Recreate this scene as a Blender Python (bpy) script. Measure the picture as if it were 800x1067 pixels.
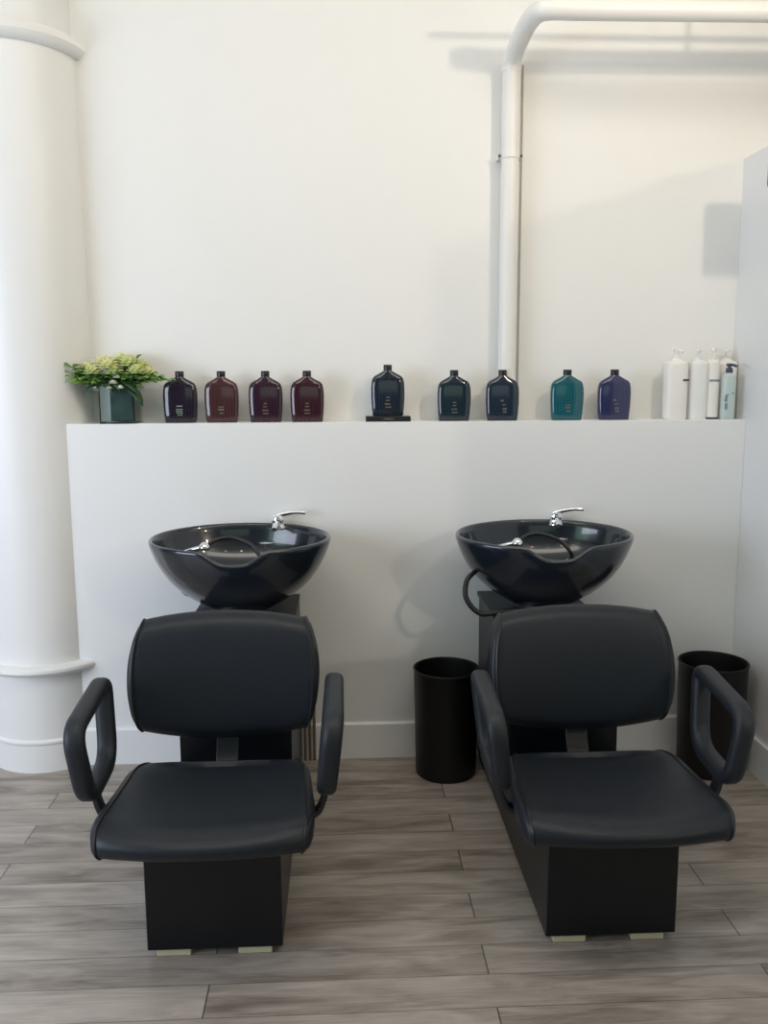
import bpy, bmesh, math, random
from mathutils import Vector, Matrix, Euler
for o in list(bpy.data.objects): bpy.data.objects.remove(o, do_unlink=True)
S = bpy.context.scene
COL = S.collection
PI = math.pi

# ------------------------------------------------------------------ camera
F_PX, YAW, PITCH, ROLL = 910.94, 0.047812, 0.150643, 0.004543
fwd = Vector((math.sin(YAW)*math.cos(PITCH), math.cos(YAW)*math.cos(PITCH), -math.sin(PITCH)))
rgt = Vector((math.cos(YAW), -math.sin(YAW), 0)); up = rgt.cross(fwd)
r2 = math.cos(ROLL)*rgt - math.sin(ROLL)*up; u2 = math.sin(ROLL)*rgt + math.cos(ROLL)*up
cam = bpy.data.objects.new('camera', bpy.data.cameras.new('camera')); COL.objects.link(cam)
mw = Matrix((r2, u2, -fwd)).transposed().to_4x4(); mw.translation = (0, 0, 1.52)
cam.matrix_world = mw
cam.data.sensor_fit = 'HORIZONTAL'; cam.data.sensor_width = 36; cam.data.lens = 36*F_PX/800
cam.data.clip_start = 0.05
S.camera = cam

# ------------------------------------------------------------------ light and exposure
S.view_settings.view_transform = 'Standard'
S.view_settings.look = 'None'
S.view_settings.gamma = 1.0
S.view_settings.use_curve_mapping = False
S.view_settings.exposure = 0.0
W = bpy.data.worlds.new('world'); S.world = W; W.use_nodes = True
W.node_tree.nodes['Background'].inputs[0].default_value = (0.72, 0.86, 1.0, 1)
W.node_tree.nodes['Background'].inputs[1].default_value = 0.06

def light(name, kind, loc, energy, col, size=0.1, target=None, sizey=None, spot=None, blend=0.5):
    l = bpy.data.lights.new(name, kind); l.energy = energy; l.color = col
    if kind == 'AREA':
        l.shape = 'RECTANGLE'; l.size = size; l.size_y = sizey or size
    else: l.shadow_soft_size = size
    if kind == 'SPOT': l.spot_size = math.radians(spot); l.spot_blend = blend
    o = bpy.data.objects.new(name, l); COL.objects.link(o); o.location = loc
    if target is not None:
        o.rotation_euler = (Vector(target)-Vector(loc)).to_track_quat('-Z', 'Y').to_euler()
    return o
WARM = (1.0, 0.86, 0.68)
light('track_light', 'SPOT', (3.3, -1.2, 2.85), 100, WARM, 0.07, (0.3, 3.5, 2.5), spot=75, blend=.6)
light('track_light', 'SPOT', (1.55, 1.62, 2.86), 42, WARM, 0.05, (.6, 3.5, 2.45), spot=105, blend=.9)
for k, x in enumerate((-2.2, -1.3, -0.4, 0.5, 1.4, 2.3)):
    light('ceiling_bulb', 'POINT', (x, 0.7+0.15*(k % 2), 3.2), 2.8, WARM, 0.035)
light('window_daylight', 'AREA', (-3.2, 1.0, 1.4), 62, (.92, 1.0, 1.22), 2.0, (-.8, 3.3, 0.7), 1.7)
light('front_daylight', 'AREA', (0.6, -4.2, 2.2), 11, (.80, 1.0, .80), 4.0, (0.2, 3.0, 1.2), 1.6)
light('upper_wall_wash', 'AREA', (0.0, 1.6, 3.55), 42, (1.08, 1.0, .90), 3.2, (0.0, 2.6, 2.0), 1.1)  # added soft wash that evens out the upper wall, no fixture behind it
light('left_high_fill', 'AREA', (-3.6, -0.5, 2.6), 10, (.5, 1.0, .7), 2.0, (0.2, 3.5, 2.0), 1.2)  # added fill from the upper left, power and tint fitted to wall brightness

# ------------------------------------------------------------------ materials
def mat(name, col, rough=0.5, metal=0.0, spec=0.5, noise=None, bump=None, coat=0.0, trans=0.0, ior=1.45, var=0.0):
    m = bpy.data.materials.new(name); m.use_nodes = True; nt = m.node_tree; N = nt.nodes; L = nt.links
    b = N['Principled BSDF']
    b.inputs['Base Color'].default_value = (*col, 1); b.inputs['Roughness'].default_value = rough
    b.inputs['Metallic'].default_value = metal; b.inputs['Specular IOR Level'].default_value = spec
    b.inputs['Coat Weight'].default_value = coat; b.inputs['Transmission Weight'].default_value = trans
    b.inputs['IOR'].default_value = ior; b.inputs['Coat Roughness'].default_value = .04
    if bump or var:
        tc = N.new('ShaderNodeTexCoord'); nz = N.new('ShaderNodeTexNoise')
        nz.inputs['Scale'].default_value = noise or 40; nz.inputs['Detail'].default_value = 6
        L.new(tc.outputs['Object'], nz.inputs['Vector'])
        if bump:
            bp = N.new('ShaderNodeBump'); bp.inputs['Strength'].default_value = bump; bp.inputs['Distance'].default_value = .002
            L.new(nz.outputs['Fac'], bp.inputs['Height']); L.new(bp.outputs['Normal'], b.inputs['Normal'])
        if var:
            mx = N.new('ShaderNodeMix'); mx.data_type = 'RGBA'
            mx.inputs[6].default_value = (*[c*(1-var) for c in col], 1); mx.inputs[7].default_value = (*[min(1, c*(1+var)) for c in col], 1)
            L.new(nz.outputs['Fac'], mx.inputs[0]); L.new(mx.outputs[2], b.inputs['Base Color'])
    return m

M_WALL = mat('white_plaster', (0.84, 0.84, 0.82), 0.6, noise=14, bump=.12, var=.012)
M_HALF = mat('white_painted_drywall', (0.83, 0.84, 0.84), 0.42, noise=60, bump=.05)
M_TRIM = mat('white_gloss_trim', (0.84, 0.85, 0.85), 0.35)
M_COL = mat('white_column_paint', (0.85, 0.85, 0.83), 0.38, noise=9, bump=.25, var=.015)
M_PIPE = mat('white_pipe_paint', (0.84, 0.83, 0.80), 0.35, noise=30, bump=.1)
M_CEIL = mat('ceiling_paint', (0.82, 0.81, 0.78), 0.7)
M_GREYD = mat('grey_plastic', (0.09, 0.09, 0.085), 0.5)
M_CABLE = mat('grey_cable', (0.46, 0.42, 0.35), 0.6)
M_VINYL = mat('black_vinyl', (0.012, 0.016, 0.022), 0.42, spec=.42, noise=260, bump=.35)
M_PIPING = mat('black_vinyl_piping', (0.012, 0.013, 0.015), 0.38, spec=.5)
M_ARM = mat('black_urethane', (0.013, 0.017, 0.022), 0.5, spec=.5, noise=300, bump=.3)
M_BASE = mat('black_laminate', (0.003, 0.0045, 0.007), 0.36, spec=.5, noise=30, var=.1)
M_STEEL = mat('dark_painted_steel', (0.02, 0.022, 0.026), 0.4)
M_BOWL = mat('glossy_black_ceramic', (0.012, 0.018, 0.026), 0.24, spec=.5, coat=.7)
M_CHROME = mat('chrome', (0.86, 0.88, 0.90), 0.08, metal=1)
M_HOSE = mat('black_rubber_hose', (0.012, 0.012, 0.013), 0.4)
M_CAN = mat('black_metal_bin', (0.005, 0.005, 0.006), 0.45, noise=80, var=.08)
M_CANIN = mat('black_bin_liner', (0.006, 0.006, 0.007), 0.7)
M_FOOT = mat('pale_wood_block', (0.62, 0.56, 0.38), 0.6, noise=30, var=.15)
M_COPPER = mat('brown_supply_line', (0.20, 0.15, 0.10), 0.5)
M_CAP = mat('black_cap', (0.015, 0.016, 0.02), 0.3)
M_PRINT = mat('pale_gold_print', (0.17, 0.15, 0.12), 0.5)
M_PRINTG = mat('pale_green_print', (0.32, 0.38, 0.34), 0.5)
M_WB = mat('white_plastic', (0.86, 0.84, 0.80), 0.35)
M_WB2 = mat('white_plastic_cool', (0.82, 0.83, 0.82), 0.35)
M_AQUA = mat('pale_aqua_plastic', (0.66, 0.78, 0.75), 0.2, trans=.25)
M_NAVY = mat('navy_plastic', (0.06, 0.07, 0.13), 0.35)
M_TEALTXT = mat('blue_grey_print', (0.22, 0.32, 0.36), 0.5)
M_DKTXT = mat('dark_print', (0.06, 0.05, 0.10), 0.5)
M_LEAF = mat('leaf_green', (0.10, 0.22, 0.045), 0.5, noise=30, var=.35)
M_LEAFL = mat('fresh_leaf_green', (0.20, 0.36, 0.07), 0.5, noise=30, var=.3)
M_LEAFD = mat('dark_leaf_green', (0.03, 0.085, 0.04), 0.42, noise=30, var=.3)
M_BLOOM = mat('cream_yellow_petal', (0.72, 0.72, 0.36), 0.6, noise=40, var=.15)
M_BLOOMG = mat('pale_green_petal', (0.60, 0.66, 0.28), 0.6, noise=40, var=.15)
M_BUD = mat('white_petal', (0.75, 0.76, 0.66), 0.6)
M_LINER = mat('dark_green_wrap', (0.035, 0.075, 0.07), 0.35, noise=25, var=.3)
M_GLASS = mat('clear_green_glass', (0.93, 0.98, 0.96), 0.02, trans=1.0, ior=1.15)

def floor_material():
    m = bpy.data.materials.new('grey_oak_planks'); m.use_nodes = True; nt = m.node_tree; N = nt.nodes; L = nt.links
    b = N['Principled BSDF']
    def math_(op, a, bb=None, c=None):
        n = N.new('ShaderNodeMath'); n.operation = op
        for i, v in enumerate((a, bb, c)):
            if v is None: continue
            if isinstance(v, (int, float)): n.inputs[i].default_value = v
            else: L.new(v, n.inputs[i])
        return n.outputs[0]
    tc = N.new('ShaderNodeTexCoord'); sp = N.new('ShaderNodeSeparateXYZ'); L.new(tc.outputs['Object'], sp.inputs[0])
    X, Y = sp.outputs[0], sp.outputs[1]
    PW, PL = 0.1205, 1.432
    ry = math_('DIVIDE', math_('ADD', Y, -1.917+PW*40), PW)          # row 40 starts at y=1.917
    row = math_('FLOOR', ry); fy = math_('FRACT', ry)
    odd = math_('MODULO', row, 2.0)
    # even rows: joint at x=-0.352 ; odd rows: joint at x=0.363
    xo = math_('ADD', X, math_('ADD', math_('MULTIPLY', odd, -0.715), 0.352+PL*10))
    rx = math_('DIVIDE', xo, PL); cx = math_('FLOOR', rx); fx = math_('FRACT', rx)
    idv = N.new('ShaderNodeCombineXYZ'); L.new(row, idv.inputs[0]); L.new(cx, idv.inputs[1])
    wn = N.new('ShaderNodeTexWhiteNoise'); wn.noise_dimensions = '3D'; L.new(idv.outputs[0], wn.inputs[0])
    # grain coordinates, shifted per plank
    gv = N.new('ShaderNodeCombineXYZ')
    L.new(math_('ADD', math_('MULTIPLY', X, 2.2), math_('MULTIPLY', wn.outputs[0], 37.0)), gv.inputs[0])
    L.new(math_('ADD', math_('MULTIPLY', Y, 13.0), math_('MULTIPLY', row, 3.7)), gv.inputs[1])
    n1 = N.new('ShaderNodeTexNoise'); n1.inputs['Scale'].default_value = 1.6; n1.inputs['Detail'].default_value = 5; n1.inputs['Distortion'].default_value = .9; n1.inputs['Roughness'].default_value=.55
    L.new(gv.outputs[0], n1.inputs['Vector'])
    gv2 = N.new('ShaderNodeCombineXYZ')
    L.new(math_('ADD', math_('MULTIPLY', X, 3.0), math_('MULTIPLY', wn.outputs[0], 11.0)), gv2.inputs[0]); L.new(math_('MULTIPLY', Y, 120.0), gv2.inputs[1])
    n2 = N.new('ShaderNodeTexNoise'); n2.inputs['Scale'].default_value = 2.0; n2.inputs['Detail'].default_value = 3
    L.new(gv2.outputs[0], n2.inputs['Vector'])
    n3 = N.new('ShaderNodeTexNoise'); n3.inputs['Scale'].default_value = 3.0; n3.inputs['Detail'].default_value = 3
    gv3 = N.new('ShaderNodeCombineXYZ'); L.new(math_('ADD', X, math_('MULTIPLY', wn.outputs[0], 21.0)), gv3.inputs[0]); L.new(math_('MULTIPLY', Y, 4.0), gv3.inputs[1])
    L.new(gv3.outputs[0], n3.inputs['Vector'])
    ramp = N.new('ShaderNodeValToRGB'); cr = ramp.color_ramp
    cr.elements[0].position = .26; cr.elements[0].color = (0.185, 0.155, 0.130, 1)
    cr.elements[1].position = .76; cr.elements[1].color = (0.53, 0.475, 0.42, 1)
    e = cr.elements.new(.47); e.color = (0.350, 0.305, 0.265, 1)
    t = math_('ADD', math_('MULTIPLY', n1.outputs['Fac'], .80), math_('MULTIPLY', wn.outputs[0], .20))
    t = math_('ADD', t, math_('MULTIPLY', math_('SUBTRACT', n2.outputs['Fac'], .5), .32))
    t = math_('ADD', t, math_('MULTIPLY', math_('SUBTRACT', n3.outputs['Fac'], .5), .42))
    t = math_('ADD', t, -.01)
    L.new(t, ramp.inputs[0])
    # seams
    sy = math_('MINIMUM', fy, math_('SUBTRACT', 1.0, fy)); sx = math_('MINIMUM', fx, math_('SUBTRACT', 1.0, fx))
    ey = math_('LESS_THAN', sy, 0.013); ex = math_('LESS_THAN', sx, 0.0014)
    seam = math_('MAXIMUM', math_('MULTIPLY', ey, .55), math_('MULTIPLY', ex, .8))
    mx = N.new('ShaderNodeMix'); mx.data_type = 'RGBA'; L.new(seam, mx.inputs[0]); L.new(ramp.outputs[0], mx.inputs[6]); mx.inputs[7].default_value = (0.05, 0.042, 0.035, 1)
    L.new(mx.outputs[2], b.inputs['Base Color'])
    rr = math_('ADD', math_('MULTIPLY', n1.outputs['Fac'], .15), .28); L.new(rr, b.inputs['Roughness'])
    b.inputs['Specular IOR Level'].default_value = .45
    bp = N.new('ShaderNodeBump'); bp.inputs['Strength'].default_value = .25; bp.inputs['Distance'].default_value = .002
    L.new(math_('SUBTRACT', n2.outputs['Fac'], math_('MULTIPLY', seam, 1.5)), bp.inputs['Height']); L.new(bp.outputs['Normal'], b.inputs['Normal'])
    return m
M_FLOOR = floor_material()

def bottle_mat(name, col, alt=None):
    # coloured translucent plastic with a darker vertical rib pattern in it
    m = mat(name, col, 0.12, spec=.6, coat=.4)
    nt = m.node_tree; N = nt.nodes; L = nt.links; b = N['Principled BSDF']
    tc = N.new('ShaderNodeTexCoord'); wv = N.new('ShaderNodeTexWave'); wv.inputs['Scale'].default_value = 28; wv.inputs['Distortion'].default_value = .4
    L.new(tc.outputs['Object'], wv.inputs['Vector'])
    mx = N.new('ShaderNodeMix'); mx.data_type = 'RGBA'; a = tuple(c*.72 for c in col)
    mx.inputs[6].default_value = (*col, 1); mx.inputs[7].default_value = (*a, 1)
    L.new(wv.outputs['Fac'], mx.inputs[0]); L.new(mx.outputs[2], b.inputs['Base Color'])
    return m

# ------------------------------------------------------------------ helpers
def link_mesh(name, bm, m, parent=None, smooth=True, auto=True, off=(0, 0, 0)):
    me = bpy.data.meshes.new(name)
    if off != (0, 0, 0): bmesh.ops.translate(bm, vec=off, verts=bm.verts)
    bmesh.ops.recalc_face_normals(bm, faces=bm.faces)
    if smooth:
        for f in bm.faces: f.smooth = True
        if auto:
            for e in bm.edges:
                if len(e.link_faces) == 2 and e.calc_face_angle(0) > math.radians(38): e.smooth = False
    bm.to_mesh(me); bm.free()
    ms = m if isinstance(m, (list, tuple)) else [m]
    for x in ms: me.materials.append(x)
    o = bpy.data.objects.new(name, me); COL.objects.link(o)
    if parent: o.parent = parent
    return o
def thing(name, label, cat, loc=(0, 0, 0), rz=0, group=None):
    o = bpy.data.objects.new(name, None); COL.objects.link(o); o.location = loc; o.rotation_euler = (0, 0, rz)
    o.empty_display_size = .05
    return tag(o, label, cat, group)
def tag(o, label, cat, group=None):
    o['label'] = label; o['category'] = cat
    if group: o['group'] = group
    return o
def struct(o):
    o['kind'] = 'structure'; return o
def box(bm, x0, x1, y0, y1, z0, z1, bev=0.0, seg=2):
    r = bmesh.ops.create_cube(bm, size=1.0); vs = r['verts']
    for v in vs:
        v.co = Vector(((x0+x1)/2+v.co.x*(x1-x0), (y0+y1)/2+v.co.y*(y1-y0), (z0+z1)/2+v.co.z*(z1-z0)))
    if bev:
        es = list({e for v in vs for e in v.link_edges})
        bmesh.ops.bevel(bm, geom=es, offset=bev, segments=seg, profile=.5, affect='EDGES')
def prism(bm, poly, x0, x1, bev=0.0, seg=2):
    """poly in (y,z), extruded along x"""
    a = [bm.verts.new((x0, p[0], p[1])) for p in poly]; b = [bm.verts.new((x1, p[0], p[1])) for p in poly]
    fs = [bm.faces.new(a), bm.faces.new(b[::-1])]
    n = len(poly)
    for i in range(n): fs.append(bm.faces.new((a[i], b[i], b[(i+1) % n], a[(i+1) % n])))
    if bev:
        es = list({e for f in fs for e in f.edges})
        bmesh.ops.bevel(bm, geom=es, offset=bev, segments=seg, profile=.5, affect='EDGES')
def lathe(bm, prof, cx=0, cy=0, seg=48, sx=1, sy=1):
    rings = []
    for r, z in prof:
        if r < 1e-6: rings.append([bm.verts.new((cx, cy, z))]); continue
        rings.append([bm.verts.new((cx+r*sx*math.cos(2*PI*k/seg), cy+r*sy*math.sin(2*PI*k/seg), z)) for k in range(seg)])
    for A, B in zip(rings, rings[1:]):
        for k in range(seg):
            k2 = (k+1) % seg
            if len(A) == 1 and len(B) == 1: break
            if len(A) == 1: bm.faces.new((A[0], B[k], B[k2]))
            elif len(B) == 1: bm.faces.new((A[k], A[k2], B[0]))
            else: bm.faces.new((A[k], A[k2], B[k2], B[k]))
    return rings
def smooth_path(pts, n=8, closed=False):
    P = [Vector(p) for p in pts]; out = []; m = len(P)
    rng = range(m) if closed else range(m-1)
    for i in rng:
        p0 = P[(i-1) % m] if closed or i > 0 else P[i]; p1 = P[i]; p2 = P[(i+1) % m]
        p3 = P[(i+2) % m] if closed or i+2 < m else P[(i+1) % m]
        for k in range(n):
            t = k/n
            out.append(.5*((2*p1)+(-p0+p2)*t+(2*p0-5*p1+4*p2-p3)*t*t+(-p0+3*p1-3*p2+p3)*t**3))
    if not closed: out.append(P[-1])
    return out
def tube(bm, pts, r, seg=10, closed=False, ref=Vector((1, 0, 0)), sect=None, caps=True):
    """sweep; sect = list of (a,b) along ref-ish and binormal, else circle. r may be list"""
    P = [Vector(p) for p in pts]; n = len(P); rings = []
    prev = None
    for i in range(n):
        if closed: t = P[(i+1) % n]-P[(i-1) % n]
        else: t = P[min(i+1, n-1)]-P[max(i-1, 0)]
        t.normalize()
        base = ref if prev is None else prev
        a = base-t*base.dot(t)
        if a.length < 1e-4: a = t.orthogonal()
        a.normalize(); b = t.cross(a)
        if not sect: prev = a
        else: prev = ref
        ri = r[i] if isinstance(r, (list, tuple)) else r
        if sect: ring = [bm.verts.new(P[i]+a*s[0]+b*s[1]) for s in sect]
        else: ring = [bm.verts.new(P[i]+a*ri*math.cos(2*PI*k/seg)+b*ri*math.sin(2*PI*k/seg)) for k in range(seg)]
        rings.append(ring)
    m = len(rings[0])
    for i in range(n if closed else n-1):
        A = rings[i]; B = rings[(i+1) % n]
        for k in range(m): bm.faces.new((A[k], A[(k+1) % m], B[(k+1) % m], B[k]))
    if not closed and caps:
        bm.faces.new(rings[0][::-1]); bm.faces.new(rings[-1])
def rrect(w, h, r, n=4):
    out = []
    for cx, cy, a0 in ((w/2-r, h/2-r, 0), (-w/2+r, h/2-r, 90), (-w/2+r, -h/2+r, 180), (w/2-r, -h/2+r, 270)):
        for k in range(n+1):
            a = math.radians(a0+90*k/n); out.append((cx+r*math.cos(a), cy+r*math.sin(a)))
    return out
def round_poly(pts, r, n=6):
    """rounded corner closed polygon in 3D"""
    P = [Vector(p) for p in pts]; out = []
    for i, p in enumerate(P):
        a = P[i-1]-p; b = P[(i+1) % len(P)]-p
        rr = r[i] if isinstance(r, (list, tuple)) else r
        pa = p+a.normalized()*min(rr, a.length*.48); pb = p+b.normalized()*min(rr, b.length*.48)
        for k in range(n+1):
            t = k/n; out.append((1-t)**2*pa+2*t*(1-t)*p+t*t*pb)
    return out

# ------------------------------------------------------------------ setting
YW, YB, ZL, XP, ZP = 3.373, 3.519, 1.3576, 1.5854, 2.368
bm = bmesh.new(); box(bm, -4.2, 4.2, -5, 3.62, -.1, 0); struct(link_mesh('floor', bm, M_FLOOR, smooth=False))
bm = bmesh.new(); box(bm, -4.2, 4.2, YB, YB+.1, 0, 3.6); struct(link_mesh('wall_back', bm, M_WALL, smooth=False))
bm = bmesh.new(); box(bm, -4.2, 4.2, -5, 3.62, 3.6, 3.7); struct(link_mesh('ceiling', bm, M_CEIL, smooth=False))
bm = bmesh.new(); box(bm, -1.30, XP, YW, YB, 0, ZL, bev=.002, seg=1); struct(link_mesh('wall_ledge', bm, M_HALF, smooth=False))
bm = bmesh.new(); box(bm, XP, XP+.115, 1.55, YB, 0, ZP, bev=.002, seg=1); struct(link_mesh('wall_right', bm, M_HALF, smooth=False))
bm = bmesh.new(); box(bm, 4.1, 4.2, -5, 3.52, 0, 3.6); struct(link_mesh('wall_far_right', bm, M_WALL, smooth=False))
BH = .148
bm = bmesh.new(); prism(bm, [(YW, 0), (YW-.014, 0), (YW-.014, BH-.006), (YW-.008, BH), (YW, BH)], -1.05, XP-.0); struct(link_mesh('baseboard_back', bm, M_TRIM, smooth=False))
bm = bmesh.new(); box(bm, XP-.014, XP, 1.55, YW-.014, 0, BH, bev=.003, seg=1); struct(link_mesh('baseboard_right', bm, M_TRIM, smooth=False))

# column (engaged in the wall)
cx, cy, R = -1.212, 3.54, .239
t = thing('column', 'round white painted column rising at the left end of the ledge', 'column', (cx, cy, 0))
bm = bmesh.new(); lathe(bm, [(R, .40), (R, 2.73)], seg=96); link_mesh('shaft', bm, M_COL, t)
bm = bmesh.new(); lathe(bm, [(0, 0), (R+.006, 0), (R+.006, .112), (R+.011, .118), (R+.011, .126), (R+.003, .134), (R+.003, .40), (0, .40)], seg=96); link_mesh('plinth', bm, M_COL, t)
bm = bmesh.new(); lathe(bm, [(R-.02, .398), (R+.028, .398), (R+.040, .404), (R+.046, .414), (R+.044, .424), (R+.034, .431), (R+.010, .434), (R-.02, .434)], seg=96); link_mesh('base_ring', bm, M_COL, t)
bm = bmesh.new(); lathe(bm, [(R-.02, 2.700), (R+.012, 2.700), (R+.030, 2.712), (R+.037, 2.727), (R+.032, 2.742), (R+.010, 2.750), (R+.006, 2.766), (R-.02, 2.77)], seg=96); link_mesh('neck_ring', bm, M_COL, t)
bm = bmesh.new(); lathe(bm, [(R-.02, 2.76), (R-.012, 2.78), (R-.010, 2.95), (R+.03, 3.10), (R+.12, 3.25), (R+.14, 3.30), (R+.14, 3.6)], seg=96); link_mesh('capital', bm, M_COL, t)

# overhead pipe: vertical run by the wall, offset forward and then running right
t = thing('heating_pipe', 'white painted pipe rising from the ledge and turning right near the ceiling', 'pipe', (.652, YB-.05, ZL))
bm = bmesh.new()
PR = .0335
path = [(.652, YB-.052, ZL-.0), (.652, YB-.052, 2.64)]
path += [tuple(v) for v in smooth_path([(.652, YB-.054, 2.66), (.653, YB-.080, 2.700), (.658, YB-.17, 2.728), (.664, YB-.29, 2.742), (.682, YB-.370, 2.746), (.722, 3.121, 2.745), (.80, 3.119, 2.744)], 6)]
path += [(1.3, 3.119, 2.746), (1.9, 3.119, 2.75), (4.09, 3.119, 2.755)]
tube(bm, path, PR, seg=28)
link_mesh('pipe_run', bm, M_PIPE, t, off=(-.652, -(YB-.05), -ZL))
bm = bmesh.new(); lathe(bm, [(PR-.004, -.012), (PR+.004, -.010), (PR+.004, .010), (PR-.004, .012)], seg=28)
for s in (-1, 1): box(bm, s*(PR+.002)-.010, s*(PR+.002)+.010, -.004, .05, -.008, .008, bev=.002)
cl = link_mesh('pipe_clamp', bm, M_PIPE, t, off=(0, -.002, 2.357-ZL))
for s in (-1, 1):
    bm = bmesh.new(); box(bm, s*(PR+.008)-.005, s*(PR+.008)+.005, -.012, -.004, -.005, .005, bev=.0015)
    link_mesh('bolt', bm, M_GREYD, cl, off=(0, -.002, 2.357-ZL))
bm = bmesh.new(); lathe(bm, [(PR, 2.655), (PR+.004, 2.660), (PR+.004, 2.674), (PR, 2.68)], seg=28); link_mesh('coupling', bm, M_PIPE, t, off=(0, -.002, -ZL))
# thin conduit beside it
bm = bmesh.new(); tube(bm, [(.706, YB-.006, ZL), (.706, YB-.006, 2.70)], .003, seg=8)
tag(link_mesh('wall_cable', bm, M_CABLE), 'thin grey cable running up the wall along the right of the vertical pipe', 'cable')
# thin pipe with hanger just over the thick run (its shadow crosses the wall)
t = thing('sprinkler_pipe', 'thin white pipe on a rod above the thick horizontal pipe', 'pipe', (1.5, 3.119, 2.83))
bm = bmesh.new(); tube(bm, [(.60, 3.119, 2.812), (4.09, 3.119, 2.812)], .010, seg=12); link_mesh('pipe_run', bm, M_PIPE, t, off=(-1.5, -3.119, -2.83))
bm = bmesh.new(); tube(bm, [(1.385, 3.119, 2.78), (1.385, 3.119, 3.6)], .008, seg=8); link_mesh('hanger_rod', bm, M_PIPE, t, off=(-1.5, -3.119, -2.83))

# grey fixture standing on the partition's end of view
bm = bmesh.new(); box(bm, 1.465, XP, 3.02, 3.075, 2.16, 2.36, bev=.016, seg=3)
sp = link_mesh('wall_speaker', bm, M_GREYD); tag(sp, 'small dark grey box mounted on the right partition at the picture edge', 'speaker')

# ------------------------------------------------------------------ backwash stations
OY = 2.75          # root y; all station geometry below is written in world y, x relative to the chair centre
def seg_cushion(prof, hw, off, nx=24, dish=None, bulge=.02):
    """prof: closed (y,z) loop. hw(y,z): half width. dish(u,y,z)->(dy,dz)."""
    bm = bmesh.new(); n = len(prof); rings = []
    cyy = sum(p[0] for p in prof)/n; czz = sum(p[1] for p in prof)/n
    def P(u, y, z):
        dy, dz = dish(u, y, z) if dish else (0, 0)
        return (u*hw(y, z), y+dy, z+dz)
    for i in range(nx+1):
        u = -1+2*i/nx
        rings.append([bm.verts.new(P(u, y, z)) for y, z in prof])
    for A, B in zip(rings, rings[1:]):
        for k in range(n): bm.faces.new((A[k], B[k], B[(k+1) % n], A[(k+1) % n]))
    for s, A in ((-1, rings[0]), (1, rings[-1])):
        last = A
        for sc, b in ((.97, .35), (.9, .7), (.75, .92), (.45, 1.0)):
            ring = []
            for (y, z) in prof:
                y2 = cyy+(y-cyy)*sc; z2 = czz+(z-czz)*sc
                x0, yy, zz = P(s, y, z)
                xc, yc_, zc_ = P(s, y2, z2)
                ring.append(bm.verts.new((x0*(sc)+xc*(1-sc)+s*bulge*b, yc_, zc_)))
            for k in range(n):
                bm.faces.new((last[k], ring[k], ring[(k+1) % n], last[(k+1) % n]) if s > 0 else (last[(k+1) % n], ring[(k+1) % n], ring[k], last[k]))
            last = ring
        bm.faces.new(last)
    pipes = [[Vector(P(s, y, z)) for y, z in prof] for s in (-1, 1)]
    return bm, pipes
def add_piping(pipes, parent, r=.004):
    for p in pipes:
        bm = bmesh.new(); tube(bm, p, r, seg=8, closed=True); link_mesh('piping', bm, M_PIPING, parent, off=(0, -OY, 0))

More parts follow.
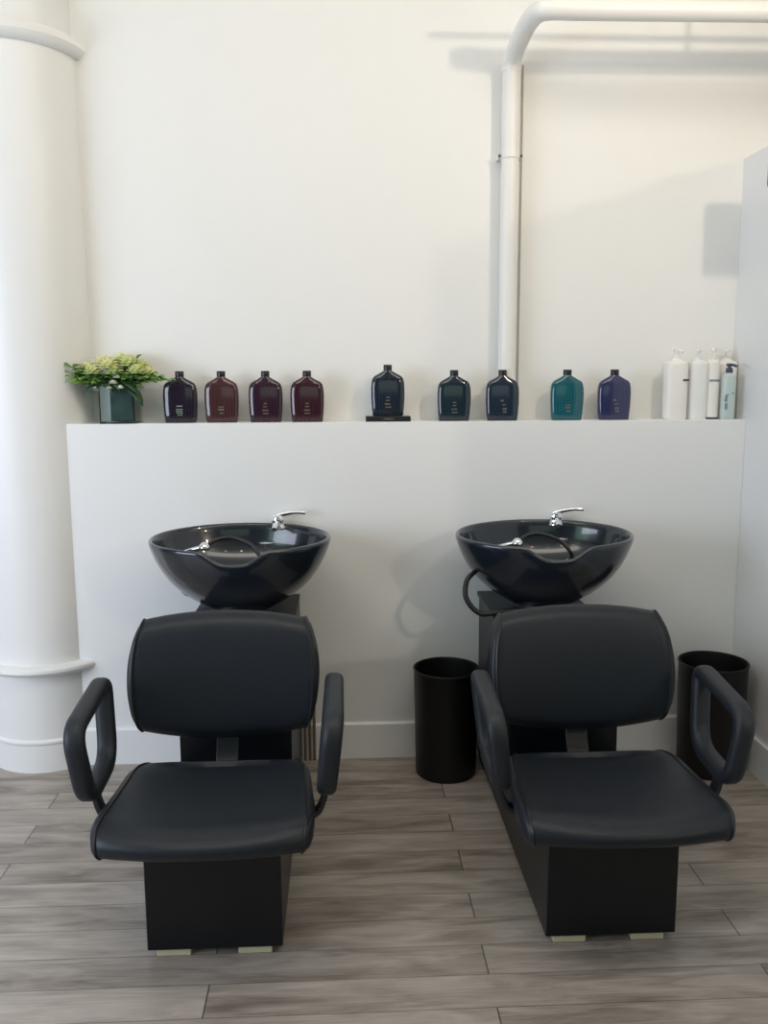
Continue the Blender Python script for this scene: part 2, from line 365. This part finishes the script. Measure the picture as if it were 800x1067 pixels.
def make_station():
    t = thing('shampoo_station', '', 'salon station')
    # base cabinet
    bm = bmesh.new()
    prism(bm, [(2.147, .022), (2.147, .352), (2.25, .352), (2.30, .285), (2.70, .285), (2.70, .58), (3.06, .682), (3.352, .682), (3.352, .022)], -.176, .182, bev=.003, seg=1)
    b = link_mesh('base_cabinet', bm, M_BASE, t, smooth=False, off=(0, -OY, 0))
    bm = bmesh.new(); box(bm, -.184, .184, 3.045, 3.356, .672, .690, bev=.003)
    link_mesh('top_panel', bm, M_BASE, t, smooth=False, off=(0, -OY, 0))
    for sx in (-1, 1):
        for y in (2.155, 3.20):
            bm = bmesh.new(); box(bm, sx*.108-.045, sx*.108+.045, y, y+.09, 0, .0225, bev=.002, seg=1)
            link_mesh('foot', bm, M_FOOT, t, smooth=False, off=(0, -OY, 0))
    # seat
    prof = [Vector(p) for p in [(2.40, .375), (2.418, .405), (2.410, .432), (2.36, .443), (2.25, .440), (2.10, .441), (2.03, .444), (1.990, .438), (1.964, .420), (1.957, .398), (1.970, .376), (2.01, .364), (2.12, .364), (2.30, .368)]]
    prof = [(v.x, v.y) for v in smooth_path([(p.x, p.y, 0) for p in prof], 4, closed=True)]
    def hw(y, z):
        k = max(0, min(1, (y-1.94)/.5)); w = .257-.030*k**1.6-.05*max(0, (k-.78)/.22)**2.5-.012*max(0, (.12-k)/.12)**2
        if z < .39: w -= (.39-z)*.5
        return w
    def dish(u, y, z):
        k = max(0, min(1, (y-1.94)/.5)); top = 1 if z > .43 else 0
        e = max(0, (z-.39)/.05)
        return (.036*abs(u)**2.5*(1-k), (-.012*(1-u*u)*e if k < .9 else 0) - .004*abs(u)**6)
    bm, pipes = seg_cushion(prof, hw, 0, dish=dish, bulge=.022)
    s = link_mesh('seat', bm, M_VINYL, t, off=(0, -OY, 0)); add_piping(pipes, s, .0035)
    # pan under seat
    bm = bmesh.new(); box(bm, -.168, .168, 2.13, 2.40, .352, .374, bev=.004); link_mesh('seat_pan', bm, M_STEEL, t, smooth=False, off=(0, -OY, 0))
    # backrest
    def rot(y, z):      # recline about (2.46,.47)
        a = math.radians(-11); dy, dz = y, z-.0
        return (2.455+dy*math.cos(a)-dz*math.sin(a), .478+dy*math.sin(a)+dz*math.cos(a))
    H = .375
    pr = [(0.012, 0.012), (-.002, .035), (-.010, .10), (-.012, .19), (-.008, .28), (.002, .335), (.020, .362), (.045, H), (.070, .362), (.085, .32), (.09, .19), (.085, .06), (.065, .012), (.036, -.002)]
    pr = [(v.x, v.y) for v in smooth_path([(a, b_, 0) for a, b_ in pr], 4, closed=True)]
    world = [rot(y, z) for y, z in pr]
    def hwb(y, z):
        k = ((z-.478)/H-.47)/.53
        return .262-.028*abs(k)**2.4
    def dishb(u, y, z):
        k = (z-.478)/H; a = abs(u)
        dz = -.024*a**2.2*max(0, (k-.5)*2)+.030*a**2.2*max(0, (.5-k)*2)
        return (-.012*u*u if k < 2 else 0, dz)
    bm, pipes = seg_cushion(world, hwb, 0, dish=dishb, bulge=.018)
    s = link_mesh('backrest', bm, M_VINYL, t, off=(0, -OY, 0)); add_piping(pipes, s, .004)
    # upright linking seat and backrest
    bm = bmesh.new()
    path = [(0, 2.34, .372), (0, 2.47, .375), (0, 2.515, .40), (0, 2.545, .47), (0, 2.575, .60)]
    tube(bm, smooth_path(path, 5), 0, sect=rrect(.066, .010, .002, 1)); link_mesh('back_bracket', bm, M_STEEL, t, off=(0, -OY, 0))
    # arm rests
    for sx in (-1, 1):
        X = sx*.316
        def A(y, z, dx=0): return (X+sx*dx, y, z)
        loop = round_poly([A(2.105, .652, .010), A(2.400, .684, .010), A(2.345, .474, -.010), A(2.125, .464, -.012)], [.060, .040, .070, .055], 7)
        bm = bmesh.new(); tube(bm, loop, 0, closed=True, sect=rrect(.052, .042, .018, 4))
        a = link_mesh('armrest', bm, M_ARM, t, off=(0, -OY, 0))
        bm = bmesh.new()
        tube(bm, smooth_path([(X-sx*.012, 2.20, .458), (X-sx*.022, 2.20, .41), (X-sx*.05, 2.20, .372), (X-sx*.15, 2.20, .362)], 5), 0, ref=Vector((0, 1, 0)), sect=rrect(.040, .016, .004, 2))
        link_mesh('bracket', bm, M_STEEL, a, off=(0, -OY, 0))
    return t

def make_bowl(parent, cx, tiltdir, hose):
    # oval shampoo bowl with a scooped neck rest
    RX, RY, CY, ZR = .323, .250, 3.108, .955
    prof_o = [(.30, .690), (.325, .702), (.36, .712), (.43, .724), (.573, .752), (.70, .785), (.79, .815), (.872, .853), (.935, .892), (.975, .925), (.994, .945), (1.0, .955)]
    prof_i = [(.992, .963), (.975, .965), (.955, .958), (.94, .940), (.91, .90), (.85, .86), (.72, .82), (.50, .79), (.25, .775), (.08, .772), (0, .772)]
    seg = 120; bm = bmesh.new(); rings = []
    def notch(a):      # a: angle from front (-y)
        x = abs(a)
        w = .28
        return math.exp(-(x/w)**4)
    for i, (r, z) in enumerate(prof_o+prof_i):
        ring = []
        if r == 0: rings.append([bm.verts.new((cx, CY, z))]); continue
        inner = i >= len(prof_o)
        for k in range(seg):
            th = 2*PI*k/seg; a = (th-1.5*PI+PI) % (2*PI)-PI
            nn = notch(a); up_ = max(0, (z-.80)/.165) if z > .80 else 0
            dz = -.044*nn*up_**1.2
            rr = r*(1-.035*nn*up_) if not inner else r*(1-.05*nn*up_)
            # slight forward lift of the rim at the back
            dz += .010*math.sin(th)*up_
            # oval with a slightly squarer plan
            ring.append(bm.verts.new((cx+rr*RX*math.cos(th), CY+rr*RY*math.sin(th), z+dz)))
        rings.append(ring)
    bm.faces.new(rings[0][::-1])
    for A, B in zip(rings, rings[1:]):
        for k in range(seg):
            k2 = (k+1) % seg
            if len(B) == 1: bm.faces.new((A[k], A[k2], B[0]))
            else: bm.faces.new((A[k], A[k2], B[k2], B[k]))
    bowl = link_mesh('bowl', bm, M_BOWL, parent, auto=False, off=(0, -OY, 0))
    # pedestal collar
    bm = bmesh.new(); lathe(bm, [(0, .688), (.105, .688), (.108, .70), (.10, .712), (0, .712)], cx, CY, 40); link_mesh('bowl_collar', bm, M_STEEL, parent, off=(0, -OY, 0))
    # drain
    bm = bmesh.new(); lathe(bm, [(0, .774), (.024, .774), (.026, .777), (.018, .779), (0, .777)], cx, CY, 24); link_mesh('drain', bm, M_CHROME, bowl, off=(0, -OY, 0))
    # faucet on the back rim, lever pointing right
    fx, fy, fz = cx+tiltdir, 3.335, .955
    bm = bmesh.new(); lathe(bm, [(0, 0), (.029, 0), (.029, .006), (.026, .010), (.026, .028), (.027, .034), (.023, .046), (.012, .052), (0, .053)], fx, fy, 28)
    bmesh.ops.translate(bm, vec=(0, 0, fz), verts=bm.verts)
    fa = link_mesh('faucet', bm, M_CHROME, bowl, off=(0, -OY, 0))
    # spout toward the front
    bm2 = bmesh.new(); tube(bm2, smooth_path([(fx, fy-.01, fz+.020), (fx-.006, fy-.05, fz+.022), (fx-.010, fy-.08, fz+.008)], 5), .010, seg=12)
    link_mesh('spout', bm2, M_CHROME, bowl, off=(0, -OY, 0))
    bm3 = bmesh.new(); pts = smooth_path([(fx-.012, fy, fz+.044), (fx+.02, fy-.004, fz+.055), (fx+.065, fy-.008, fz+.062), (fx+.105, fy-.010, fz+.060)], 5)
    tube(bm3, pts, [.013, .0125, .012, .011, .010, .0095, .009, .0085, .008, .0075, .007, .0068, .0068, .0068, .007, .0065][:len(pts)], seg=12)
    link_mesh('lever', bm3, M_CHROME, bowl, off=(0, -OY, 0))
    # vacuum breaker / sprayer holder on the left of the deck, with spray head
    sx_, sy_ = cx-.135, 3.03
    bm = bmesh.new(); tube(bm, smooth_path([(sx_-.055, sy_+.02, .920), (sx_-.02, sy_, .934), (sx_+.015, sy_-.01, .944)], 4), .009, seg=10)
    lathe(bm, [(0, 0), (.019, .0), (.021, .006), (.017, .018), (.008, .026), (0, .028)], sx_+.02, sy_-.01, 20)
    for v in bm.verts:
        if v.co.z < .5: v.co.z += .935
    link_mesh('spray_head', bm, M_CHROME, bowl, off=(0, -OY, 0))
    bm = bmesh.new()
    pts = smooth_path([(sx_+.02, sy_-.01, .945), (sx_+.06, sy_+.02, .965), (cx-.02, 3.06, .968), (cx+.045, 3.04, .945), (cx+.08, 3.02, .90), (cx+.085, 3.06, .86)], 8)
    tube(bm, pts, .007, seg=10); link_mesh('spray_hose', bm, M_HOSE, bowl, off=(0, -OY, 0))
    # vertical chrome valve stem glints by the faucet
    bm = bmesh.new(); lathe(bm, [(0, 0), (.012, 0), (.012, .012), (.030, .016), (.030, .021), (0, .024)], cx+.085, 3.20, 20); bmesh.ops.translate(bm, vec=(0, 0, .905), verts=bm.verts)
    link_mesh('valve_cap', bm, M_CHROME, bowl, off=(0, -OY, 0))
    # black hose under the bowl
    bm = bmesh.new(); tube(bm, smooth_path(hose, 8), .0095, seg=12); link_mesh('supply_hose', bm, M_HOSE, parent, off=(0, -OY, 0))
    return bowl

st1 = make_station()
st2 = st1.copy(); COL.objects.link(st2)
for ch in list(st1.children):
    c = ch.copy(); COL.objects.link(c); c.parent = st2
    for g in ch.children:
        d = g.copy(); COL.objects.link(d); d.parent = c
st1.location = (-.355, OY, 0); st2.location = (.712, OY, 0)
st1['label'] = 'black shampoo chair and basin on the left, nearer the round column'
st2['label'] = 'black shampoo chair and basin on the right, between the two waste bins'
st1['group'] = st2['group'] = 'salon backwash stations'
make_bowl(st1, -.012, .120, [(-.20, 3.12, .80), (-.235, 3.16, .775), (-.225, 3.20, .735), (-.16, 3.22, .712), (-.08, 3.18, .70)])
make_bowl(st2, .020, .100, [(-.235, 3.08, .83), (-.268, 3.06, .80), (-.272, 3.04, .74), (-.225, 3.02, .69), (-.15, 3.01, .698), (-.09, 3.02, .700)])
# brown supply lines by the wall, beside the left base
for k, x in enumerate((-.160, -.142, -.124)):
    bm = bmesh.new(); tube(bm, [(x, 3.352, 0), (x, 3.352, .50), (x-.02, 3.352, .56)], .0058, seg=8)
    tag(link_mesh('supply_line', bm, M_COPPER), 'thin brown water line standing against the wall beside the left base cabinet', 'water line', 'water lines beside the left base')

# ------------------------------------------------------------------ waste bins
def bin_(x, y, r, h, label):
    t = thing('waste_bin', label, 'waste bin', (x, y, 0), group='round black waste bins')
    bm = bmesh.new(); lathe(bm, [(0, .0), (r-.012, 0), (r-.008, .004), (r, h-.006), (r+.002, h-.003), (r+.001, h), (r-.004, h), (r-.006, h-.01), (r-.014, .012), (0, .012)], seg=64); link_mesh('body', bm, M_CAN, t)
    bm = bmesh.new(); tube(bm, [(r*math.cos(2*PI*k/64), r*math.sin(2*PI*k/64), h) for k in range(64)], .0035, seg=8, closed=True); link_mesh('rim', bm, M_CAN, t)
bin_(.392, 3.225, .125, .420, 'round black waste bin standing on the floor between the two chairs')
bin_(1.425, 3.19, .128, .435, 'round black waste bin in the corner behind the right chair armrest')

# ------------------------------------------------------------------ product bottles on the ledge
def rr_loop(w, d, z, e=3.2, n=40):
    out = []
    for k in range(n):
        a = 2*PI*k/n; c, s = math.cos(a), math.sin(a)
        out.append(Vector((w*math.copysign(abs(c)**(2/e), c), d*math.copysign(abs(s)**(2/e), s), z)))
    return out
def loft(bm, loops, cap=True):
    R_ = [[bm.verts.new(p) for p in l] for l in loops]; n = len(R_[0])
    for A, B in zip(R_, R_[1:]):
        for k in range(n): bm.faces.new((A[k], A[(k+1) % n], B[(k+1) % n], B[k]))
    if cap: bm.faces.new(R_[0][::-1]); bm.faces.new(R_[-1])
GZ = ZL
rnd = random.Random(3)
def marks(bm, rows, yf):
    """tiny unreadable print: rows of (x0,x1,z,h)"""
    for x0, x1, z, h in rows:
        x = x0
        while x < x1:
            w = rnd.uniform(.0018, .0036)
            box(bm, x, min(x+w, x1), yf-.0006, yf+.0006, z-h/2, z+h/2); x += w+rnd.uniform(.0008, .002)
def product_bottle(x, z0, m, label, kind, scale=1.0, y=3.430):
    t = thing('shampoo_bottle', label, 'bottle', (x, y, z0), group='coloured bottles on the ledge')
    bm = bmesh.new()
    prof = [(.057, .018, 0), (.060, .0215, .004), (.0625, .0235, .03), (.0650, .0245, .07), (.0655, .0245, .105), (.064, .024, .128), (.0605, .023, .143), (.054, .021, .152), (.040, .019, .1605), (.026, .0175, .168), (.0165, .0160, .1735), (.0145, .0145, .178)]
    loft(bm, [rr_loop(w*scale, d*scale, z*scale, 3.4 if z < .16 else 2.6) for w, d, z in prof])
    b = link_mesh('body', bm, m, t)
    bm = bmesh.new(); lathe(bm, [(0, .174), (.0158, .174), (.0165, .176), (.0165, .194), (.0155, .1965), (0, .197)], seg=28)
    for v in bm.verts: v.co *= scale
    link_mesh('cap', bm, M_CAP, t)
    bm = bmesh.new(); yf = -.0243*scale
    if kind == 0: marks(bm, [(-.012, .010, .064, .004), (-.014, .012, .052, .003), (-.014, .012, .045, .003), (-.013, .012, .038, .003), (-.009, .010, .030, .003)], yf)
    elif kind == 1: marks(bm, [(-.006, .006, .072, .006), (-.008, .006, .060, .005), (-.012, .010, .046, .006), (-.010, .012, .034, .005)], yf)
    elif kind == 2: marks(bm, [(-.010, .002, .078, .007), (-.004, .010, .062, .005), (-.002, .014, .046, .008), (.0, .014, .034, .007)], yf)
    else: marks(bm, [(-.010, .012, .060, .004), (-.012, .010, .050, .007), (-.006, .008, .036, .006)], yf)
    link_mesh('print', bm, M_PRINTG if kind == 0 else M_PRINT, b, smooth=False)
    return t
bx = [-.619, -.461, -.292, -.132, .181, .440, .630, .886, 1.074]
cols = [((.020, .014, .026), (.010, .008, .014)), ((.070, .028, .030), (.030, .014, .016)), ((.036, .014, .026), (.018, .008, .014)), ((.045, .013, .022), (.022, .008, .014)),
        ((.016, .024, .040), (.008, .012, .020)), ((.014, .030, .042), (.007, .014, .020)), ((.018, .030, .052), (.008, .013, .024)), ((.012, .115, .145), (.006, .060, .085)), ((.030, .036, .105), (.018, .022, .060))]
labs = ['dark plum bottle with black cap, nearest the flower vase', 'brownish maroon bottle, second from the flower vase', 'purple maroon bottle, third from the flower vase', 'deep wine red bottle, last of the four near the vase',
        'navy blue bottle raised on the small black stand', 'dark teal-navy bottle between the raised bottle and the pipe', 'dark slate blue bottle standing in front of the vertical pipe', 'bright teal bottle right of the vertical pipe', 'indigo blue bottle nearest the white pump bottles']
kinds = [0, 3, 1, 1, 1, 1, 2, 3, 2]
for i in range(9):
    z = ZL+(.0215 if i == 4 else 0)
    product_bottle(bx[i], z, bottle_mat('tinted_plastic_%d' % i, *cols[i]), labs[i], kinds[i])
t = thing('display_stand', 'small flat black stand under the raised navy bottle', 'stand', (.181, 3.430, ZL))
bm = bmesh.new(); box(bm, -.087, .087, -.036, .036, 0, .021, bev=.0015); link_mesh('block', bm, M_CAP, t, smooth=False)
bm = bmesh.new(); marks(bm, [(-.018, .020, .011, .006)], -.0364); link_mesh('print', bm, M_PRINT, t, smooth=False)

# white pump bottles
def pump_bottle(x, y, w, h, label, m, pm, nozzle=1, base=None, txt=None, ph=.045, d=None):
    t = thing('pump_bottle', label, 'bottle', (x, y, ZL), group='pump bottles at the right end of the ledge')
    d = d or w*.8; r = w/2
    bm = bmesh.new()
    loft(bm, [rr_loop(r*a, d/2*a, z, 2.7) for a, z in ((.93, 0), (.99, .004), (1, .02), (1, h-.016), (.97, h-.007), (.85, h-.002), (.42, h+.004), (.36, h+.010))])
    b = link_mesh('body', bm, m, t)
    bm = bmesh.new(); lathe(bm, [(0, h+.004), (.0125, h+.004), (.0135, h+.006), (.0125, h+.022), (.006, h+.024), (.0055, h+ph-.012), (.011, h+ph-.012), (.012, h+ph-.002), (.009, h+ph), (0, h+ph)], seg=20)
    tube(bm, smooth_path([(0, 0, h+ph-.007), (nozzle*.008, -.014, h+ph-.006), (nozzle*.014, -.030, h+ph-.012)], 4), .0052, seg=10)
    link_mesh('pump', bm, pm, t)
    if base:
        bm = bmesh.new(); loft(bm, [rr_loop(r*a, d/2*a, z, 2.7) for a, z in ((1.012, .0005), (1.012, .008))]); link_mesh('base_band', bm, base, t)
    if txt:
        bm = bmesh.new()
        for x0, x1, z0, z1 in txt[1]:
            xx = x0
            while xx < x1:
                ww = min(.004, x1-xx); box(bm, xx, xx+ww*.8, -d/2-.0008, -d/2+.001, z0, z1); xx += ww
        link_mesh('print', bm, txt[0], b, smooth=False)
    return t
pump_bottle(1.317, 3.425, .090, .228, 'white pump bottle with a dark printed mark, leftmost of the pump bottles', M_WB, M_WB, 1, txt=(M_DKTXT, [(.016, .040, .150, .158)]))
pump_bottle(1.408, 3.435, .078, .228, 'plain white pump bottle between the dark-marked and dark-based ones', M_WB2, M_WB2, -1)
pump_bottle(1.468, 3.432, .050, .232, 'narrow white pump bottle with a dark strip at its base', M_WB, M_WB, -1, base=M_DKTXT, txt=(M_TEALTXT, [(-.020, .022, .148, .156)]))
pump_bottle(1.540, 3.480, .084, .228, 'white pump bottle behind the pale aqua bottle, next to the partition', M_WB, M_WB, -1)
pump_bottle(1.517, 3.395, .052, .178, 'shorter pale aqua bottle with a navy pump, in front of a white one', M_AQUA, M_NAVY, 1, ph=.040, txt=(M_TEALTXT, [(-.020, -.006, .092, .098), (-.022, -.010, .070, .090), (-.020, -.008, .040, .064), (0.004, .016, .100, .105)]))

# ------------------------------------------------------------------ vase and bouquet
VX, VY = -.848, 3.440
t = thing('glass_vase', 'square clear glass vase at the left end of the ledge', 'vase', (VX, VY, ZL))
bm = bmesh.new(); h = .138; a = .066; i_ = .0625
def sq(s, z): return [(s, s, z), (-s, s, z), (-s, -s, z), (s, -s, z)]
loft(bm, [[Vector(p) for p in sq(s, z)] for s, z in ((a, 0), (a, h), (i_, h), (i_, .008))])
link_mesh('glass', bm, M_GLASS, t, smooth=False)
bm = bmesh.new(); box(bm, -.030, .057, -.048, .055, .010, .122, bev=.004); link_mesh('leaf_lining', bm, M_LINER, t, smooth=False)

bq = thing('flower_bouquet', 'bunch of cream-yellow blooms and green leaves standing in the glass vase', 'flowers', (VX, VY, ZL+.125))
def bloom(p, r, m, seed):
    rn = random.Random(seed); bm = bmesh.new()
    # ruffled layers of cupped petals
    for lay in range(5):
        n = 5+lay; rad = r*(.22+.78*lay/4)
        for k in range(n):
            a0 = 2*PI*(k+.5*(lay % 2))/n+rn.uniform(-.15, .15); tilt = .25+.30*lay
            L_ = r*(.75+.1*lay/4); wd = r*.62
            V = []
            for i in range(4):
                for j in range(4):
                    s = i/3; q = (j/3-.5)*2
                    wv = wd*math.sin(PI*(.18+.70*s))*.62
                    out = rad*.30+L_*s*math.sin(tilt)+.10*r*s*s; hh = L_*s*math.cos(tilt)*.95-.12*r*lay*.6+r*.05*math.sin(5*q+k)
                    out -= abs(q)**2*r*.12
                    lat = q*wv
                    V.append(bm.verts.new((p[0]+out*math.cos(a0)-lat*math.sin(a0), p[1]+out*math.sin(a0)+lat*math.cos(a0), p[2]+hh)))
            for i in range(3):
                for j in range(3): bm.faces.new((V[i*4+j], V[i*4+j+1], V[(i+1)*4+j+1], V[(i+1)*4+j]))
    o = link_mesh('bloom', bm, m, bq, auto=False)
    sd = o.modifiers.new('s', 'SOLIDIFY'); sd.thickness = .0012
def leaf(bm, base, tip, w, bend=.01, side=None):
    b = Vector(base); t_ = Vector(tip); d = (t_-b); L_ = d.length; d.normalize()
    s = side or d.cross(Vector((0, -.3, 1)))
    if s.length < .05: s = Vector((1, 0, 0))
    s.normalize(); nrm = s.cross(d); n = 6; rows = []
    for i in range(n+1):
        k = i/n; ww = w*math.sin(PI*min(1, k*.92+.06))**.8*(1 if i < n else .1)
        c = b+d*L_*k+nrm*bend*math.sin(PI*k)-Vector((0, 0, bend*k*k))
        rows.append([bm.verts.new(c-s*ww+nrm*ww*.25), bm.verts.new(c), bm.verts.new(c+s*ww+nrm*ww*.25)])
    for A, B in zip(rows, rows[1:]):
        for j in range(2): bm.faces.new((A[j], A[j+1], B[j+1], B[j]))
def sprig(pts_tip, m, seed, n=7, w=.011, ln=.034, name='leaf_sprig'):
    rn = random.Random(seed); bm = bmesh.new()
    st = [(0+rn.uniform(-.02, .02), rn.uniform(-.02, .02), -.02), (pts_tip[0]*.5, pts_tip[1]*.5, pts_tip[2]*.6+.01), pts_tip]
    P = smooth_path(st, 6); tube(bm, P, .0016, seg=6)
    for i in range(n):
        k = .35+.65*i/(n-1); c = P[min(len(P)-1, int(k*(len(P)-1)))]
        a = rn.uniform(0, 2*PI); d = Vector((math.cos(a), math.sin(a)*.8, rn.uniform(-.1, .8))).normalized()*ln*rn.uniform(.7, 1.2)
        if i == n-1: d = (Vector(pts_tip)-Vector(st[1])).normalized()*ln
        leaf(bm, c, c+d, w*rn.uniform(.8, 1.2), .004)
    # keep clear of the wall behind
    for v in bm.verts:
        if v.co.y > .072: v.co.y = .072-(v.co.y-.072)*.2
        if v.co.x < -.145 and v.co.y > -.066: v.co.y = -.066-(v.co.y+.066)*.2
        if v.co.x < -.185: v.co.x = -.185
    o = link_mesh(name, bm, m, bq, auto=False)
    sd = o.modifiers.new('s', 'SOLIDIFY'); sd.thickness = .0006
for k, (x, y, z, r, m) in enumerate([(-.118, -.012, .062, .028, M_BLOOM), (-.060, .010, .082, .034, M_BLOOM), (-.030, -.040, .072, .032, M_BLOOM), (.006, .014, .092, .032, M_BLOOM), (.040, -.020, .082, .034, M_BLOOMG),
        (.082, .006, .066, .032, M_BLOOMG), (.074, -.045, .052, .028, M_BLOOMG), (-.086, -.045, .050, .026, M_BLOOMG), (.112, -.020, .046, .024, M_BLOOM), (-.008, -.035, .050, .028, M_BLOOMG), (.035, .03, .06, .03, M_BLOOM)]):
    bloom((x, y, z+.022), r*1.25, m, k)
for k, (x, y, z, r) in enumerate([(-.074, -.066, .006, .013), (-.008, -.072, .030, .014), (.020, -.076, .012, .012), (-.022, -.078, .010, .010), (.006, -.074, .052, .012)]):
    bloom((x, y, z), r, M_BUD, 40+k)
tips = [(.015, -.06, .06, M_LEAF, 12), (-.05, -.05, .05, M_LEAFD, 12), (.06, -.05, .03, M_LEAFD, 12), (-.08, -.04, .06, M_LEAF, 12), (.13, -.05, .06, M_LEAF, 10), (-.16, -.04, .05, M_LEAF, 12), (-.12, -.07, .028, M_LEAFL, 12), (-.09, -.075, .045, M_LEAF, 12), (-.03, -.08, .02, M_LEAFD, 10), (.0, -.075, .05, M_LEAF, 10), (.05, -.078, .045, M_LEAF, 12), (.10, -.07, .045, M_LEAFL, 12), (-.13, -.05, .07, M_LEAF, 10), (-.176, -.04, .090, M_LEAF, 12), (-.165, -.05, .065, M_LEAF, 10), (-.175, -.04, .030, M_LEAFL, 12), (-.150, -.05, .045, M_LEAFL, 9), (-.155, -.03, .085, M_LEAF, 8), (-.10, -.06, .020, M_LEAF, 10), (-.06, -.07, .030, M_LEAFL, 10), (-.02, -.07, .045, M_LEAF, 9),
        (.03, -.07, .040, M_LEAFL, 10), (.07, -.06, .02, M_LEAF, 10), (.12, -.04, .030, M_LEAFL, 10), (.172, -.060, .035, M_LEAFL, 12), (.195, -.062, .038, M_LEAF, 9), (.150, -.045, .050, M_LEAFL, 10), (.062, .02, .115, M_LEAF, 6), (0, .04, .06, M_LEAFD, 9), (-.05, .03, .05, M_LEAFD, 9), (.06, .03, .05, M_LEAFD, 9)]
for k, (x, y, z, m, n) in enumerate(tips): sprig((x, y, z), m, 60+k, n)
for k, (b_, t_, w) in enumerate([((.035, -.06, .02), (.100, -.075, -.052), .022), ((.02, -.06, .035), (.085, -.085, -.005), .020), ((-.03, -.05, .02), (-.10, -.08, .0), .014), ((-.02, -.06, .04), (.02, -.085, .0), .014), ((-.075, -.05, .02), (-.115, -.075, -.004), .012)]):
    bm = bmesh.new(); leaf(bm, b_, t_, w, .008); o = link_mesh('broad_leaf', bm, M_LEAFD, bq, auto=False)
    sd = o.modifiers.new('s', 'SOLIDIFY'); sd.thickness = .0008
bm = bmesh.new()
for k in range(9):
    a = k*.7; tube(bm, [(.03*math.cos(a)*.8+.003, .03*math.sin(a), -.10), (.035*math.cos(a+.4), .035*math.sin(a+.4), .02), (.05*math.cos(a+.5), .04*math.sin(a+.5), .06)], .0022, seg=6)
link_mesh('stems', bm, M_LEAFD, bq)
